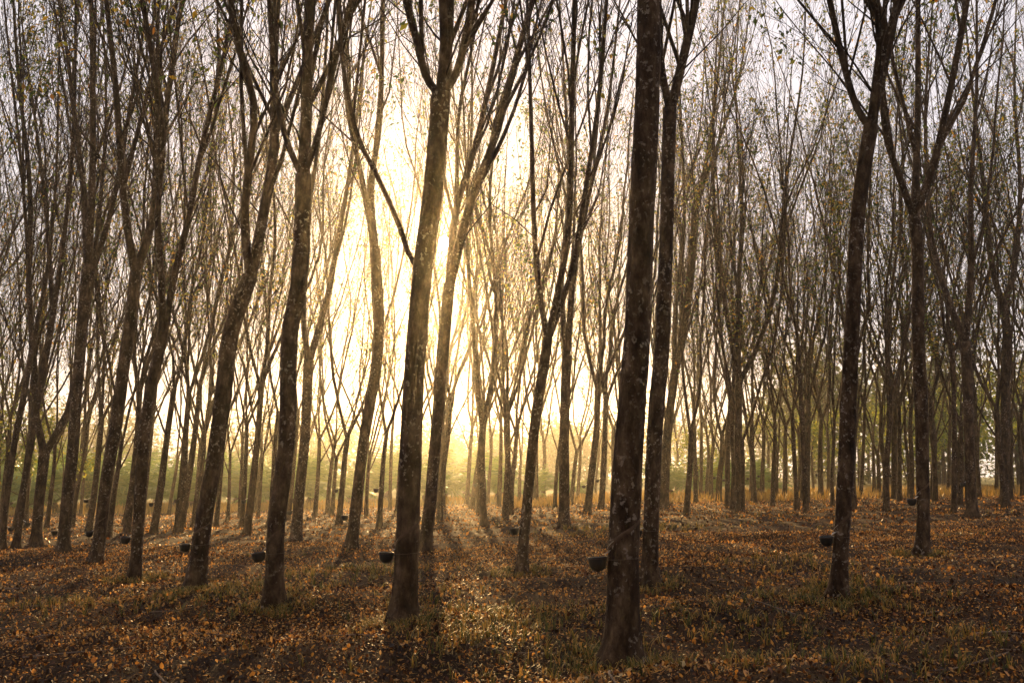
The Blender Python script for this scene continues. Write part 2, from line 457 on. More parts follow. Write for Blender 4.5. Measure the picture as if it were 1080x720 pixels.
hero('lichen spotted giant', 'nearest and thickest trunk, pale lichen spots, dark banded flared foot and black cup', (654, 703), 37, [(656, 660), (657, 590), (661, 500), (666, 420), (671, 350), (675, 240), (678, 180), (681, 80), (682, 0)], [], (631, 591), .3)
hero('grey mottled trunk', 'grey mottled trunk with swollen foot standing close behind the nearest lichen spotted giant', (686, 617), 19, [(686, 580), (688, 500), (692, 430), (696, 385), (699, 330), (702, 240), (703, 180), (705, 118)], [([(705, 118), (697, 67), (694, 0)], 9), ([(705, 118), (716, 80), (728, 30), (734, 0)], 11)], (676, 561), .35)
hero('hidden leaning trunk', 'trunk partly hidden behind the grey mottled trunk, leaning out to its right', (698, 537), 10, [(700, 500), (705, 450), (712, 395), (722, 345), (731, 270), (735, 215)], [([(735, 215), (747, 160), (757, 83), (764, 0)], 6), ([(712, 395), (712, 330), (722, 240), (718, 120), (712, 0)], 6), ([(735, 215), (758, 150), (780, 80), (792, 0)], 5)])
hero('vase shaped tree', 'dark upright trunk opening into a dense vase of limbs above sunlit fog', (781, 540), 9, [(780, 500), (779, 450), (780, 402)], [([(780, 402), (768, 340), (756, 260), (752, 150), (758, 0)], 6), ([(780, 402), (778, 330), (782, 220), (776, 100), (780, 0)], 6), ([(780, 402), (797, 370), (818, 305), (828, 200), (846, 80), (850, 0)], 6)], None, .6)
hero('lone slim speckled tree', 'slim speckled trunk standing alone in a grass tuft, cup at left, crooked fork at top', (885, 630), 18, [(886, 590), (888, 550), (892, 480), (894, 415), (898, 325), (902, 235), (910, 170), (916, 135)], [([(916, 135), (903, 112), (888, 60), (875, 0)], 8), ([(916, 135), (927, 70), (932, 30), (921, 0)], 12), ([(926, 72), (940, 40), (948, 0)], 8)], (876, 568), .4)
hero('dark columnar tree', 'dark columnar trunk in deep shade with three limbs fanning above the canopy middle', (972, 586), 15, [(974, 550), (974, 490), (973, 420), (971, 350), (971, 260), (968, 225)], [([(968, 225), (950, 190), (934, 140), (930, 60), (934, 0)], 8), ([(968, 225), (968, 120), (968, 0)], 9), ([(968, 225), (984, 175), (998, 115), (1014, 35), (1020, 0)], 9)], (962, 528), .9)
hero('wide fork shaded tree', 'dark trunk with a wide fork at mid height standing behind strewn pale leaves', (1025, 546), 12, [(1024, 500), (1023, 450), (1022, 400), (1020, 360)], [([(1020, 360), (1005, 330), (990, 285), (981, 240), (976, 120), (984, 0)], 8), ([(1020, 360), (1024, 290), (1024, 200), (1030, 100), (1030, 0)], 8)], (1016, 510), .9)
hero('outermost shaded tree', 'outermost dark trunk in the shade with a narrow fork and cup at chest height', (1059, 533), 10, [(1060, 480), (1060, 420), (1063, 360), (1058, 322)], [([(1058, 322), (1045, 275), (1038, 200), (1026, 100), (1016, 0)], 7), ([(1058, 322), (1069, 290), (1076, 200), (1070, 100), (1072, 0)], 7)], (1053, 498), .9)

TREES = []      # (base point, pixel x, short phrase) of the traced trees


def build_hero(h, idx):
    rg = np.random.default_rng(1000 + idx)
    base = on_ground(*h['base'])
    d = base[1]
    root = empty('rubber_tree', base)
    tag(root, h['label'], 'tree', 'rubber trees of the plantation')
    s = d / F
    lowest = np.array([0, 0, -.12])
    pts = [lowest, np.zeros(3)]
    drift = rg.normal() * .02
    for (x, y) in h['path']:
        p = at(x, y, d) - base
        p[1] += drift * p[2]
        pts.append(p)
    # keep the foot tidy: drop the bare base point when the next one is close
    r0 = h['w'] * s / 2 * .90
    fork_w = max([l[1] for l in h['limbs']] or [h['w'] * .7])
    wt = (sum(l[1] ** 2 for l in h['limbs'][:3]) ** .5 * 1.02) if h['limbs'] else h['w'] * .66
    wt = min(wt, h['w'] * .86)
    r1 = wt * s / 2
    me, P, R = trunk_mesh(pts, r0, r1, rg, sides=24 if d < 14 else 16, n=80 if d < 14 else 44, flare=.8)
    obj('trunk', me, root)
    limbs = []
    for k, (lp, lw) in enumerate(h['limbs']):
        ps = []
        z0 = None
        dr = (rg.uniform(.08, .22)) * (1 if (k + idx) % 2 else -1)
        for (x, y) in lp:
            p = at(x, y, d) - base
            if z0 is None:
                z0 = p[2]; start = p.copy()
                # start inside the trunk
                i = np.argmin(np.abs(P[:, 2] - z0)); p = P[i].copy() - np.array([0, 0, .05])
                zz = p[2]
            else:
                p[1] += dr * (p[2] - z0) + drift * p[2]
                # same pixel, slightly other depth
                a, b, c = ray(x, y); t = (p[1] + base[1]) / b
                p = np.array([a * t, p[1] + base[1], CAMZ + c * t]) - base
            ps.append(p)
        top = ps[-1]
        H_top = 15.5 + rg.random() * 2.5
        n = max(10, int(12))
        Lp = smooth_path(ps, 12)
        r = lw * s / 2
        D = norm(Lp[-1] - Lp[-3])
        ext = max(1.5, H_top - top[2])
        Q = [Lp[-1]]
        ne = max(4, int(ext / .8))
        for j in range(ne):
            D = D + rg.normal(size=3) * .06; D[2] += .06; D = norm(D)
            Q.append(Q[-1] + D * ext / ne)
        LP = np.concatenate([Lp, np.array(Q[1:])])
        Ls = np.concatenate([[0], np.cumsum(np.linalg.norm(np.diff(LP, axis=0), axis=1))]) / 1.0
        LR = r * (1 - .86 * (Ls / Ls[-1]) ** .85)
        limbs.append((LP, LR))
    if len(h['limbs']) < 2:
        for k in range(3):
            a = k * 2.1 + rg.random()
            limbs.append(proc_limb(P[-1] - [0, 0, .05], (math.cos(a) * .35, math.sin(a) * .35, 1), 9.5, r1 * .7, rg))
    br, crown = crown_from(limbs, rg, 1.0 if d > 12 else .8, h['leafy'])
    for mb in br:
        obj('branch', mb.mesh('branch', [BARK]), root)
    obj('crown', crown, root)
    TREES.append((base, h['base'][0], h['short']))
    if h['cup']:
        cx, cy = h['cup']
        p = at(cx, cy, d)
        i = np.argmin(np.abs(P[:, 2] + base[2] - p[2]))
        axis = P[i] + base
        hang_cup(axis, R[i], p[2], -1 if p[0] < axis[0] else 1, 'black tapping cup wired to the ' + h['short'], seed=idx, want=abs(p[0] - axis[0]), loop=d < 20)
        if d < 20: tapping_cut(root, P, R, p[2] - base[2] + .09, idx)
    return root


# ------------------------------------------------------------------ tapping cups
def tapping_cut(root, P, R, z0, seed):
    """slanting groove cut round the half of the trunk that faces the path, with a dried latex line"""
    rg = np.random.default_rng(seed + 300)
    n = 26
    for name, mat, lift, wd, t1 in (('tapping_cut', CUTM, .0025, .020, 1.0), ('latex_line', LATEXD, .005, .003, .3)):
        t = np.linspace(0, t1, n)
        a = math.pi + t * 2.6                     # from the cup side round the front
        z = z0 + t * .20
        rows = []
        for off in (-1, 0, 1):
            zz = z + off * wd
            c = np.stack([np.interp(zz, P[:, 2], P[:, k]) for k in range(2)], -1)
            rr = np.interp(zz, P[:, 2], R) * 1.045 + lift * (1 if off == 0 else .55) - (.006 if name == 'tapping_cut' and off != 0 else 0)
            rows.append(np.stack([c[:, 0] + np.cos(a) * rr, c[:, 1] + np.sin(a) * rr, zz], -1))
        V = np.concatenate(rows)
        i = np.arange(n - 1)
        q = np.concatenate([np.stack([i, i + 1, i + n + 1, i + n], -1), np.stack([i + n, i + n + 1, i + 2 * n + 1, i + 2 * n], -1)])
        mb = MB(); mb.add(V, q); obj(name, mb.mesh(name, [mat]), root)


def lathe(mb, prof, seg=24, m=0):
    prof = np.asarray(prof, float); n = len(prof)
    prof = prof * [1, 1.35]
    a = np.arange(seg) * 2 * np.pi / seg
    V = np.stack([prof[:, None, 0] * np.cos(a), prof[:, None, 0] * np.sin(a), prof[:, None, 1] * np.ones(seg)], -1)
    k = np.arange(n - 1)[:, None] * seg; s = np.arange(seg)[None]; s1 = (s + 1) % seg
    q = np.stack([k + s, k + s1, k + seg + s1, k + seg + s], -1).reshape(-1, 4)
    mb.add(V.reshape(-1, 3), q, None, m)


def cup_meshes():
    b = MB()
    # outer shell down, inner shell up: a real thickness and a rolled rim
    outer = [(.001, -.062), (.030, -.060), (.046, -.050), (.057, -.034), (.062, -.016), (.064, 0), (.0665, .003), (.0665, .0065), (.063, .008)]
    inner = [(.0605, .004), (.0585, -.016), (.053, -.032), (.042, -.046), (.026, -.055), (.001, -.057)]
    lathe(b, outer + inner)
    bowl = b.mesh('bowl', [BLACK])
    l = MB(); lathe(l, [(.0005, -.020), (.03, -.0203), (.0535, -.0215)]); latex = l.mesh('latex', [LATEX])
    w = MB()
    t = np.linspace(0, 2 * np.pi, 25)
    ring = np.stack([.069 * np.cos(t), .069 * np.sin(t), np.full(25, -.002)], -1)
    tubes(w, ring[None], np.full((1, 25), .0016), 6)
    arm = smooth_path([(.069, 0, -.002), (.085, 0, .004), (.105, 0, .03), (.112, 0, .055)], 8)
    tubes(w, arm[None], np.full((1, 8), .0018), 6)
    wire = w.mesh('wire_hanger', [WIRE])
    s = MB()
    # little folded metal gutter that leads the latex into the cup
    pts = np.array([[.118, -.011, .062], [.118, 0, .052], [.118, .011, .062], [.052, -.010, .030], [.045, 0, .020], [.052, .010, .030]])
    pts2 = pts + np.array([0, 0, -.0015])
    s.add(np.concatenate([pts, pts2]), [[0, 1, 4, 3], [1, 2, 5, 4], [6, 9, 10, 7], [7, 10, 11, 8], [0, 3, 9, 6], [2, 8, 11, 5], [3, 4, 10, 9], [4, 5, 11, 10], [0, 6, 7, 1], [1, 7, 8, 2]])
    spout = s.mesh('spout', [LATEX], False)
    return [('bowl', bowl), ('latex', latex), ('wire_hanger', wire), ('spout', spout)]


CUP = cup_meshes()


def hang_cup(axis, r, z, side, label, seed=0, want=None, size=1.05, loop=False):
    rg = np.random.default_rng(seed + 77)
    size = size * rg.uniform(.94, 1.1)
    off = max(r + .072 * size, min(want or 0, r + .12 * size))
    root = empty('tapping_cup', (axis[0] + side * off, axis[1] - .02, z + .02))
    root.rotation_euler = (rg.normal() * .05, rg.normal() * .06, (0 if side < 0 else math.pi) + rg.normal() * .1)
    root.scale = (size, size, size)
    if loop:
        t = np.linspace(0, 2 * np.pi, 37)
        lp = np.stack([np.cos(t), np.sin(t), .06 * np.cos(t)], -1) * (r * 1.06 + .004)
        mb = MB(); tubes(mb, lp[None], np.full((1, 37), .0016), 5)
        # straight piece from the loop out to the ring under the cup
        ex = np.array([[-r * 1.06, 0, 0], [-(r * 1.06 + (off - r) * .5), 0, .004], [-off + .06 * size, 0, -.018]])
        tubes(mb, smooth_path(ex, 6)[None], np.full((1, 6), .0022), 5)
        v = mb.mesh('wire_loop', [WIRE])
        w = obj('wire_loop', v, root)
        bpy.context.view_layer.update()
        w.matrix_world = Matrix.Translation((axis[0], axis[1], z + .02)) @ Matrix.Rotation(0 if side < 0 else math.pi, 4, 'Z')
        w.matrix_parent_inverse = Matrix()
        w.matrix_basis = root.matrix_world.inverted() @ w.matrix_world
    tag(root, label, 'cup', 'black latex tapping cups on the trunks')
    for n, me in CUP: obj(n, me, root)


for i, h in enumerate(H): build_hero(h, i)

# ------------------------------------------------------------------ slimmer trees further back: a few grown kinds, copied one by one
def make_kind(seed, r0, fork, nl, leafy):
    rg = np.random.default_rng(seed)
    sway = rg.normal(size=2) * .06
    pts = [(0, 0, -.12), (0, 0, 0), (sway[0] * .5, 0, fork * .35), (sway[0] + .03, sway[1], fork * .7), (sway[0] * .7 + .08, sway[1], fork)]
    me, P, R = trunk_mesh(pts, r0, r0 * .72, rg, 12, 22, .3)
    limbs = []
    a0 = rg.random() * 6.28
    for k in range(nl):
        a = a0 + k * 2 * math.pi / nl + rg.normal() * .25
        st = P[-1] - [0, 0, .06 + k * .10]
        sp = rg.uniform(.20, .42)
        limbs.append(proc_limb(st, (math.cos(a) * sp, math.sin(a) * sp, 1), rg.uniform(11, 14), r0 * rg.uniform(.38, .56), rg, 13, .11, .095))
    # one lower side limb
    if rg.random() < .6:
        i = len(P) * 2 // 3
        a = rg.random() * 6.28
        limbs.append(proc_limb(P[i], (math.cos(a) * .5, math.sin(a) * .5, 1), rg.uniform(3.5, 6), r0 * .3, rg, 9))
    br, crown = crown_from(limbs, rg, .85, leafy, far=True)
    return dict(trunk=me, branches=[b.mesh('branch', [BARK]) for b in br], crown=crown, r=r0, fork=fork, P=P, R=R)


KINDS = []
sd = 50
for r0 in (.085, .105, .13):
    for fork, nl, lf in ((2.7, 2, .35), (3.7, 3, .5), (5.2, 3, .7), (4.3, 2, .5)):
        KINDS.append(make_kind(sd, r0, fork * random.uniform(.85, 1.1), nl, lf)); sd += 1

LEAFY = []
for r0, fork, nl, lf in ((.085, 3.4, 3, 1.1), (.105, 4.0, 2, 1.4), (.12, 4.4, 3, 1.0), (.10, 3.6, 3, 1.5)):
    LEAFY.append(make_kind(sd, r0, fork, nl, lf)); sd += 1

# base pixel and width of the slimmer trees
MID = [(26, 557, 5), (49, 557, 5), (64, 556, 4), (76, 557, 4), (93, 562, 7), (115, 567, 6), (131, 553, 5), (134, 562, 4), (162, 563, 8),
       (185, 561, 4), (189, 562, 7), (203, 555, 5), (228, 555, 5), (255, 555, 5), (260, 564, 8), (272, 547, 4), (284, 555, 6), (345, 542, 5),
       (350, 544, 5), (357, 552, 7), (380, 541, 4), (400, 555, 6), (411, 538, 4), (386, 538, 4), (419, 540, 5), (461, 536, 7), (467, 535, 5),
       (492, 532, 5), (498, 536, 6), (504, 542, 5), (526, 534, 5), (539, 536, 6), (548, 529, 4), (565, 531, 7), (585, 535, 5), (602, 532, 5),
       (619, 541, 8), (634, 537, 7), (609, 527, 4), (707, 522, 4), (713, 521, 4), (739, 525, 4), (745, 525, 5), (750, 527, 5), (758, 529, 7),
       (768, 528, 7), (792, 526, 5), (804, 525, 7), (819, 526, 5), (827, 527, 7), (843, 524, 4), (851, 527, 8), (858, 519, 4), (866, 525, 7),
       (874, 521, 4), (901, 528, 6), (922, 521, 4), (927, 522, 5), (933, 526, 6), (944, 527, 9), (949, 525, 5), (961, 525, 6), (982, 528, 7),
       (987, 521, 5), (1011, 524, 8), (1033, 522, 5), (1051, 520, 5), (1068, 522, 5), (1079, 523, 8), (646, 528, 6), (573, 526, 5), (332, 545, 5),
       (304, 548, 5), (240, 549, 4), (14, 560, 5), (150, 551, 4), (1000, 520, 4), (812, 519, 4), (724, 519, 4), (628, 524, 4), (514, 530, 4)]
MIDCUP = {0, 4, 8, 10, 14, 19, 21, 29, 33, 36, 37, 44, 45, 46, 47, 51, 53, 59, 61, 64}
far = []
for (x, y, w) in MID:
    b = on_ground(x, y)
    # a distance that agrees with the trunk's thickness
    far.append((b, w * b[1] / F / 2, len(far) in MIDCUP))
# the plantation's further rows
rg = np.random.default_rng(11)
cnt = 0
for r in range(40):
    for c in range(60):
        # rows run from near right to far left
        u = (c - 30) * 2.9 + rg.normal() * .25; v = 18 + r * 3.6 + rg.normal() * .3
        x = u * .66 + (v - 18) * .10; y = v - u * .35
        if y < 30 or y > 53 or abs(x) > y * .60 + 1: continue
        px = to_px((x, y, float(gz(x, y))))[0]
        if any((x - f[0][0]) ** 2 + (y - f[0][1]) ** 2 < 2.6 for f in far): continue
        if rg.random() < (.22 if x > 3 else .33): continue
        far.append((np.array([x, y, float(gz(x, y))]), rg.uniform(.075, .12), False)); cnt += 1
# and a few out of frame to either side that shade the ground
print('far trees', len(far), 'grid', cnt)

GAPS = sorted(TREES, key=lambda t: t[1])
ORD = ['first', 'second', 'third', 'fourth', 'fifth', 'sixth', 'seventh', 'eighth', 'ninth', 'tenth', 'eleventh', 'twelfth', 'thirteenth', 'fourteenth', 'fifteenth', 'sixteenth', 'seventeenth', 'eighteenth', 'nineteenth', 'twentieth']


def gap_labels(points, what):
    """name each far thing by its order, left to right, in the gap beside a traced tree"""
    out = {}
    byg = {}
    for i, p in enumerate(points):
        px = to_px(p)[0]
        g = -1
        for k, t in enumerate(GAPS):
            if px >= t[1]: g = k
        byg.setdefault(g, []).append((px, i))
    for g, l in byg.items():
        l.sort()
        for n, (px, i) in enumerate(l):
            o = ORD[min(n, 19)]
            if g < 0: out[i] = '%s %s beyond the %s, by the picture edge' % (o, what[i], GAPS[0][2])
            else: out[i] = '%s %s counting right from the foot of the %s' % (o, what[i], GAPS[g][2])
    return out


fl = gap_labels([f[0] for f in far], ['slender far tree' for f in far])
rg = np.random.default_rng(5)
for i, (b, r, cup) in enumerate(far):
    k = min(range(len(KINDS)), key=lambda q: abs(KINDS[q]['r'] - r) + rg.random() * .05)
    K_ = KINDS[k]
    if rg.random() < (.62 if b[0] > 3.5 else .16): K_ = LEAFY[int(rg.integers(len(LEAFY)))]
    s = float(np.clip(r / K_['r'], .85, 1.2)) if r > .05 else .85
    hs = rg.uniform(.92, 1.12)
    root = empty('rubber_tree', b)
    rz = rg.random() * 6.28
    lean = .055 + rg.normal() * .028 - (.02 if b[0] > 6 else 0)
    root.rotation_mode = 'XYZ'
    # turn about its own axis first, then lean
    M = Matrix.Translation([float(c) for c in b]) @ Matrix.Rotation(lean, 4, 'Y') @ Matrix.Rotation(float(rg.normal() * .02), 4, 'X') @ Matrix.Rotation(rz, 4, 'Z') @ Matrix.Diagonal((s, s, hs, 1))
    root.matrix_world = M
    tag(root, fl[i], 'tree', 'rubber trees of the plantation')
    obj('trunk', K_['trunk'], root)
    for bm_ in K_['branches']: obj('branch', bm_, root)
    obj('crown', K_['crown'], root)
    if cup:
        z = b[2] + rg.uniform(.85, 1.25)
        ax = b + np.array([math.sin(lean) * (z - b[2]), 0, 0])
        hang_cup(ax, K_['r'] * s, z, -1, 'black tapping cup on the ' + fl[i].replace(' counting right from the foot of the', ' after the').replace('beyond', 'by'), seed=i, size=1.15)

# the plantation goes on behind the viewpoint and shades it from the open sky
rg = np.random.default_rng(15)
for r in range(9):
    for c in range(15):
        x = (c - 7) * 3.4 + rg.normal() * .4 + r * .8; y = 2.0 - r * 3.2 + rg.normal() * .4
        if abs(x) < .6 * max(y, 0) + 2.2 and y > -1.5: continue
        K_ = LEAFY[int(rg.integers(len(LEAFY)))]
        root = empty('rubber_tree', (x, y, float(gz(x, y))))
        root.rotation_euler = (0, .05, rg.random() * 6.28)
        tag(root, 'rubber tree of the plantation behind the viewpoint', 'tree', 'rubber trees behind the viewpoint')
        obj('trunk', K_['trunk'], root); obj('crown', K_['crown'], root)
        for bm_ in K_['branches']: obj('branch', bm_, root)

# ------------------------------------------------------------------ ground
def build_ground():
    def stretch(n, near, farv):
        t = np.linspace(-1, 1, n)
        return np.sign(t) * (near * np.abs(t) + (farv - near) * np.abs(t) ** 5)
    X = stretch(341, 34, 330)
    t = np.linspace(0, 1, 321)
    Y = -30 + 90 * t + 270 * t ** 6
    XX, YY = np.meshgrid(X, Y)
    Z = gz(XX, YY) + np.exp(-np.hypot(XX, YY) / 30) * rng.normal(size=XX.shape) * .010
    V = np.stack([XX, YY, Z], -1).reshape(-1, 3)
    nx, ny = len(X), len(Y)
    i = (np.arange(ny - 1)[:, None] * nx + np.arange(nx - 1)[None]).ravel()
    q = np.stack([i, i + 1, i + nx + 1, i + nx], -1)
    mb = MB(); mb.add(V, q)
    o = obj('ground', mb.mesh('ground', [SOIL])); tag(o, kind='structure')


build_ground()


def patch_noise(x, y, seed):
    r = np.random.default_rng(seed); out = 0
    for k in range(7):
        f = r.uniform(.35, 1.9); a = r.uniform(0, 6.28); p = r.uniform(0, 6.28)
        out = out + np.sin((x * math.cos(a) + y * math.sin(a)) * f + p)
    return out / 2.6


def wedge(n, y0, y1, rg, side=.60, pad=1.5):
    """points spread over the strip of ground between two distances"""
    y = np.sqrt(rg.random(n) * (y1 ** 2 - y0 ** 2) + y0 ** 2)
    x = (rg.random(n) * 2 - 1) * (y * side + pad)
    return x, y


GRASSY = [on_ground(x, y)[:2] for (x, y) in ((485, 672), (540, 655), (268, 628), (865, 632), (905, 625), (690, 470 + 60), (700, 558), (620, 562), (830, 598), (400, 600), (340, 605), (560, 660), (470, 640), (70, 640), (760, 655), (230, 625), (640, 700), (1010, 690), (860, 700))]


def litter():
    mb = MB(); rg = np.random.default_rng(21)
    for n, y0, y1, size in ((90000, 3.6, 13, .022), (70000, 13, 22, .032), (110000, 3.6, 11, .030), (14000, 3.6, 14, .046), (140000, 11, 24, .040), (110000, 24, 58, .075)):
        x, y = wedge(n, y0, y1, rg)
        if size in (.030, .040):
            # leaves drift against the trunk feet
            ex = [(b[0] + np.cos(a_) * q_, b[1] + np.sin(a_) * q_) for b, _, _ in TREES if y0 < b[1] < y1
                  for a_, q_ in [(rg.random(260) * 6.28, .10 + np.abs(rg.normal(size=260)) * .22)]]
            if ex:
                x = np.concatenate([x] + [e[0] for e in ex]); y = np.concatenate([y] + [e[1] for e in ex]); n = len(x)
        keep = rg.random(n) < np.clip(.72 + .3 * patch_noise(x, y, 3), .5, 1)
        x = x[keep]; y = y[keep]; n = len(x)
        L = size * (0.45 + 1.0 * rg.random(n) ** 1.3); W = L * rg.uniform(.26, .46, n)
        az = rg.random(n) * 2 * np.pi
        stand = rg.random(n) < .55
        pit = rg.normal(size=n) * np.where(stand, .95, .3); rol = rg.normal(size=n) * np.where(stand, 1.0, .4)
        D = np.stack([np.cos(az) * np.cos(pit), np.sin(az) * np.cos(pit), np.sin(pit)], -1)
        S = norm(np.cross(D, np.stack([np.sin(rol) * .6, np.sin(rol + 1.3) * .3, np.ones(n)], -1)))
        U = np.cross(S, D)
        z = gz(x, y) + .006 + .030 * rg.random(n) * np.clip(size / .06, 1, 2) + np.abs(np.sin(pit)) * L * .4
        C = np.stack([x, y, z], -1)
        curl = rg.uniform(-.1, .45, n)[:, None]; bend = rg.uniform(-.25, .35, n)[:, None]
        L_ = L[:, None]; W_ = W[:, None]
        b = C - D * L_ * .5 - U * bend * L_ * .5; tip = C + D * L_ * .5 - U * bend * L_ * .5
        m1 = C - D * L_ * .12; m2 = C + D * L_ * .2
        l1 = m1 + S * W_ * .9 + U * curl * W_; r1 = m1 - S * W_ * .9 + U * curl * W_
        l2 = m2 + S * W_ * .7 + U * curl * W_ * .9; r2 = m2 - S * W_ * .7 + U * curl * W_ * .9
        V = np.stack([b, l1, l2, tip, r2, r1, m1, m2], 1).reshape(-1, 3)
        i = np.arange(n)[:, None] * 8
        t = np.concatenate([i + [0, 6, 1], i + [0, 5, 6], i + [7, 3, 2], i + [7, 4, 3]])
        q = np.concatenate([i + [1, 6, 7, 2], i + [6, 5, 4, 7]])
        tint = np.clip(rg.beta(1.25, 1.6, n) + .10 * patch_noise(x, y, 9), 0, 1)
        mb.add(V, q, t, 0, np.repeat(tint, 8))
    o = obj('fallen_leaves', mb.mesh('fallen_leaves', [LITTER]))
    tag(o, 'dry brown and orange fallen leaves covering the plantation floor', 'leaf litter', kind='stuff')


litter()


def grass():
    mb = MB(); rg = np.random.default_rng(33)
    P = []
    for n, y0, y1, hs in ((26000, 4, 13, .042), (32000, 13, 28, .06), (30000, 28, 56, .13)):
        x, y = wedge(n, y0, y1, rg)
        g = patch_noise(x, y, 14)
        keep = rg.random(n) < np.clip(.7 * (g - 1.15), .010, .5) * np.where(y0 < 28, .28, .5)
        P.append(np.stack([x[keep], y[keep], np.full(keep.sum(), hs)], -1))
    for (cx, cy) in GRASSY:
        m = 65
        q = rg.normal(size=(m, 2)) * (.30 + cy * .018)
        P.append(np.stack([cx + q[:, 0], cy + q[:, 1] * 1.2, np.full(m, .075 + .0015 * cy)], -1))
    for b, px, s in TREES:
        if b[1] < 16:
            m = 90; a = rg.random(m) * 6.28; rr = .16 + rg.random(m) * .3
            P.append(np.stack([b[0] + np.cos(a) * rr, b[1] + np.sin(a) * rr, np.full(m, .07)], -1))
    P = np.concatenate(P)
    # every point is a small tuft
    k = 7
    P = np.repeat(P, k, 0); n = len(P)
    x = P[:, 0] + rg.normal(size=n) * .018; y = P[:, 1] + rg.normal(size=n) * .018
    h = P[:, 2] * (0.5 + 1.0 * rg.random(n)); w = h * .022 + .0013 + .00012 * P[:, 1]
    az = rg.random(n) * 6.28; ln = rg.uniform(.25, 1.15, n)
    z = gz(x, y)
    d = np.stack([np.cos(az), np.sin(az), np.zeros(n)], -1); s = np.stack([-np.sin(az), np.cos(az), np.zeros(n)], -1)
    up = np.array([0, 0, 1.0])
    b = np.stack([x, y, z - .004], -1)
    m1 = b + up * h[:, None] * .55 + d * (ln * h * .25)[:, None]
    m2 = b + up * h[:, None] * .9 + d * (ln * h * .7)[:, None]
    tip = b + up * (h * (1.1 - .5 * ln))[:, None] + d * (ln * h * 1.15)[:, None]
    w = w[:, None]
    V = np.stack([b - s * w, b + s * w, m1 - s * w * .85, m1 + s * w * .85, m2 - s * w * .5, m2 + s * w * .5, tip], 1).reshape(-1, 3)
    i = np.arange(n)[:, None] * 7
    mb.add(V, np.concatenate([i + [0, 1, 3, 2], i + [2, 3, 5, 4]]), i + [4, 5, 6], 0, np.repeat(np.clip(rg.beta(1.7, 2.2, n) + .0 * x, 0, 1), 7))
    o = obj('grass', mb.mesh('grass', [GRASS]))
    tag(o, 'thin green and straw coloured grass tufts growing through the leaf litter', 'grass', kind='stuff')


grass()


def sticks():
    mb = MB(); rg = np.random.default_rng(44)
    x, y = wedge(420, 4, 26, rg)
    n = len(x); az = rg.random(n) * 6.28; L = rg.uniform(.15, .9, n)
    K = 6
    t = np.linspace(-.5, .5, K)
    P = np.zeros((n, K, 3))
    bend = rg.normal(size=n) * .18
    P[..., 0] = x[:, None] + np.cos(az)[:, None] * t * L[:, None] - np.sin(az)[:, None] * (t ** 2 * bend[:, None]) * L[:, None]
    P[..., 1] = y[:, None] + np.sin(az)[:, None] * t * L[:, None] + np.cos(az)[:, None] * (t ** 2 * bend[:, None]) * L[:, None]
    P[..., 2] = gz(P[..., 0], P[..., 1]) + .018 + rg.random((n, 1)) * .02 + rg.normal(size=(n, K)) * .004
    R = (.003 + rg.random(n) ** 2 * .010)[:, None] * np.linspace(1, .5, K)
    tubes(mb, P, R, 5, 0, True)
    o = obj('fallen_twigs', mb.mesh('fallen_twigs', [STICK]))
    tag(o, 'dead twigs scattered among the fallen leaves', 'twigs', kind='stuff')


sticks()

# ------------------------------------------------------------------ plants beyond the trees
def palm_mesh(seed):
    rg = np.random.default_rng(seed)
    mb = MB(); st = MB()
    nf = 20
    for k in range(nf):
        az = k * 2.4 + rg.normal() * .2
        el = math.radians(rg.uniform(28, 78)); L = rg.uniform(1.9, 3.0)
        D = np.array([math.cos(az) * math.cos(el), math.sin(az) * math.cos(el), math.sin(el)])
        P = [np.array([0, 0, .35])]
        for j in range(11):
            P.append(P[-1] + D * L / 11); D = D + np.array([0, 0, -.115]); D /= np.linalg.norm(D)
        P = np.array(P)
        tubes(st, P[None], np.linspace(.03, .006, 12)[None], 4)
        # leaflets along both sides
        nl = 30
        t = np.linspace(.18, 1, nl); f = t * 11; i0 = np.clip(f.astype(int), 0, 10); w = (f - i0)[:, None]
        C = P[i0] * (1 - w) + P[i0 + 1] * w; T = norm(P[i0 + 1] - P[i0])
        for sgn in (-1, 1):
            S = norm(np.cross(T, [0, 0, 1.0])) * sgn
            dd = norm(S * .85 + T * .55 + np.array([0, 0, -.25]) + rg.normal(size=(nl, 3)) * .12)
            ll = (.62 * np.sin(np.pi * (t * .85 + .12)) + .12)[:, None]
            n_ = norm(np.cross(dd, T)); sd_ = norm(np.cross(dd, n_)) * .022
            V = np.stack([C - sd_ * .6, C + sd_ * .6, C + dd * ll * .6 - sd_, C + dd * ll * .6 + sd_, C + dd * ll + [0, 0, -.05]], 1).reshape(-1, 3)
            i = np.arange(nl)[:, None] * 5
            mb.add(V, i + [0, 1, 3, 2], i + [2, 3, 4], 0, np.repeat(rg.random(nl), 5))
    tr = MB(); tubes(tr, np.array([[[0, 0, -.1], [0, 0, .15], [0, 0, .3], [0, 0, .45]]]), np.array([[.24, .22, .2, .12]]), 10, 0, True)
    return st.mesh('stalks', [PALM]), mb.mesh('crown', [PALM]), tr.mesh('stump', [BARK])


